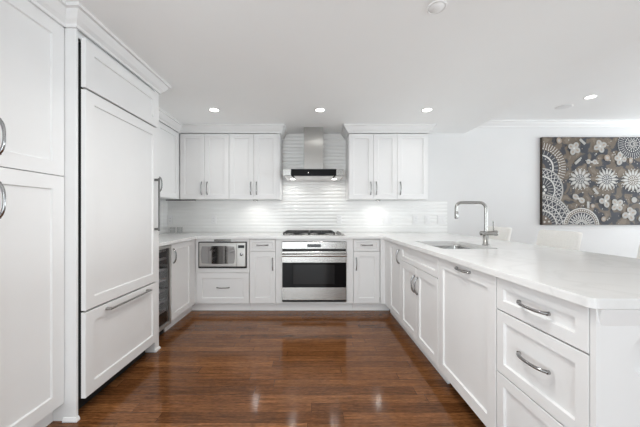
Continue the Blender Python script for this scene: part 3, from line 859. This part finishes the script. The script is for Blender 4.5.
def dots(cx, cz, r, rd, n, mi=2, ph=0.0):
    for i in range(n): a = 2*PI*(i+ph)/n; ell(cx+r*math.cos(a), cz+r*math.sin(a), rd, rd, 0, mi, 8)
def spokes(cx, cz, r0, r1, n, wd, mi=2):
    for i in range(n):
        a = 2*PI*(i+.5)/n; ca, sa = math.cos(a), math.sin(a)
        poly([(cx+r0*ca-wd*sa, cz+r0*sa+wd*ca), (cx+r0*ca+wd*sa, cz+r0*sa-wd*ca), (cx+r1*ca+wd*sa, cz+r1*sa-wd*ca), (cx+r1*ca-wd*sa, cz+r1*sa+wd*ca)], mi)
def flower(u, v, r, n=13, core=4):
    cx, cz = px(u, v); r *= PS*.92
    for i in range(n):
        a = 2*PI*i/n; ell(cx+r*.70*math.cos(a), cz+r*.70*math.sin(a), r*.31, r*min(.19, 1.85/n), a, 1, 12)
        ell(cx+r*.66*math.cos(a), cz+r*.66*math.sin(a), r*.20, r*.05, a, 2, 8)
    annulus(cx, cz, 0.0, r*.44, core, 24)
    for rr, k in ((.36, 14), (.24, 9), (.12, 5)): dots(cx, cz, r*rr, r*.055, k, 2)
    dots(cx, cz, r*1.02, r*.045, 22, 2)
def cluster(u, v, offs, r=3.4, mi=1):
    cx, cz = px(u, v)
    for (a, ln) in offs:
        a = math.radians(a); d = r*1.05*PS
        ell(cx+d*math.cos(a), cz+d*math.sin(a), r*ln*.95*PS, r*.82*PS, a, mi)
        ell(cx+d*1.05*math.cos(a), cz+d*1.05*math.sin(a), r*ln*.45*PS, r*.25*PS, a, 3 if mi == 1 else 1, 10)
    ell(cx, cz, r*.30*PS, r*.30*PS, 0, 2, 10)
def stick(u, v, ln, rot):
    cx, cz = px(u, v); c, s = math.cos(rot), math.sin(rot); L, Wd = ln*PS, 1.3*PS
    poly([(cx+L*x*c-Wd*y*s, cz+L*x*s+Wd*y*c) for x, y in ((-1,-1),(1,-1),(1,1),(-1,1))], 1)
# scattered dots first
rnd = random.Random(3)
for i in range(240):
    u, v = rnd.uniform(541, 694), rnd.uniform(138, 224); cx, cz = px(u, v); rr = rnd.uniform(.3, .75)*PS; ell(cx, cz, rr, rr, 0, rnd.choice((1,2,3)), 8)
# ring ornaments climbing the edge
def rings_at(u, v, R, bands):
    cx, cz = px(u, v)
    for (kind, r0, r1, p, mi) in bands:
        r0 *= R*PS; r1 *= R*PS
        if kind == 'a': annulus(cx, cz, r0, r1, mi)
        if kind == 'd': dots(cx, cz, (r0+r1)/2, (r1-r0)*.42, p, mi)
        if kind == 's': spokes(cx, cz, r0, r1, p, .30*PS, mi)
        if kind == 'x':
            for k in range(p):
                for sg in (-1, 1):
                    a0 = 2*PI*k/p; a1 = a0+sg*2*PI/p*1.5; wd = .28*PS
                    p0 = Vector((cx+r0*math.cos(a0), cz+r0*math.sin(a0))); p1 = Vector((cx+r1*math.cos(a1), cz+r1*math.sin(a1)))
                    nn = (p1-p0).normalized(); nn = Vector((-nn.y, nn.x))*wd
                    poly([tuple(p0-nn), tuple(p1-nn), tuple(p1+nn), tuple(p0+nn)], mi)
rings_at(540, 168, 26, [('a',0,1,0,5),('s',.80,.98,56,2),('d',.72,.79,44,2),('a',.52,.70,0,4),('s',.54,.69,26,1),('a',.46,.52,0,2),('a',.20,.46,0,4),('d',.36,.43,18,1)])
rings_at(541, 190, 22, [('a',0,1,0,4),('x',.62,.97,26,2),('a',.94,1,0,1),('a',.58,.63,0,2),('a',0,.58,0,4),('s',.30,.55,22,1),('d',.10,.26,7,2)])
rings_at(541, 226, 32, [('a',0,1,0,4),('a',.95,1,0,1),('d',.88,.945,70,2),('a',.84,.875,0,1),('x',.50,.84,30,2),('a',.66,.685,0,2),('a',.46,.50,0,2),('s',.33,.47,30,1),('a',0,.34,0,5),('d',.24,.31,12,2),('d',.12,.20,7,2),('d',.0,.08,1,2)])
rings_at(581, 226, 18, [('a',0,1,0,5),('a',.94,1,0,2),('d',.82,.92,46,2),('a',.74,.79,0,1),('a',0,.74,0,4),('x',.22,.72,26,2),('d',.08,.18,6,2)])
rings_at(632, 144, 15, [('a',0,1,0,4),('d',.90,1,44,1),('s',.60,.88,34,1),('d',.44,.54,22,2),('x',.12,.42,12,1),('d',.0,.1,1,2)])
rings_at(682, 222, 22, [('a',0,1,0,4),('a',.95,1,0,1),('d',.84,.93,52,2),('x',.42,.82,28,2),('a',.38,.42,0,2),('d',.1,.3,8,2)])
flower(579.5, 179.2, 11.2, 12); flower(606.4, 179.4, 11.6, 16); flower(632.4, 180.4, 12, 16, 5); flower(660, 179, 11.6, 14); flower(686, 181, 11.4, 13)
Q4 = [(40,1),(130,1),(220,1),(310,1)]
cluster(573.5, 148.5, [(60,1),(150,.9),(250,1),(330,1)]); cluster(599.5, 146.3, [(20,1),(110,.9),(200,1),(290,1)])
cluster(620, 158.8, [(100,1),(170,.9),(250,1),(350,.7)]); cluster(591, 162, [(0,.9),(175,.8)], 3)
cluster(578, 198.6, [(150,1),(330,1)], 3.4); cluster(605, 201, [(70,1),(180,1),(285,1)])
cluster(616.6, 205, Q4, 3.4); cluster(628.5, 214, [(20,1),(80,.8),(200,1),(300,1)], 3.8)
cluster(650, 150, Q4); cluster(672, 158, Q4); cluster(652, 207, Q4); cluster(668, 199, [(10,1),(130,1),(250,1)])
for (u, v, rx, rz, a, mi) in ((558.4,140.6,2.6,3.2,.3,6),(606.5,158,3,3.2,.7,6),(630,160.5,2,3.1,0,6),(633.5,200,2.8,2.8,0,1),(603,219,2.4,2.6,0,3),(592,206,2.2,2.2,0,3),(645,165,2.5,3,0,6),(662,142,2.4,3,.4,6),(640,219,2.4,2.6,0,1)):
    cx, cz = px(u, v); ell(cx, cz, rx*PS, rz*PS, a, mi, 16); ell(cx, cz, rx*.5*PS, rz*.5*PS, a, 1, 12)
for (u, v, ln, rot) in ((581.8,141.8,3.6,-.75),(577,161.5,3.6,.75),(595,191.2,3.6,-.9),(587.5,205,3.4,1.57),(639,190,3.5,.6),(665,188,3.5,-.6)): stick(u, v, ln, rot)
b.build('canvas', ['canvas', 'paint_pale', 'paint_white', 'paint_tan', 'paint_slate', 'paint_brown', 'paint_tan'], t)
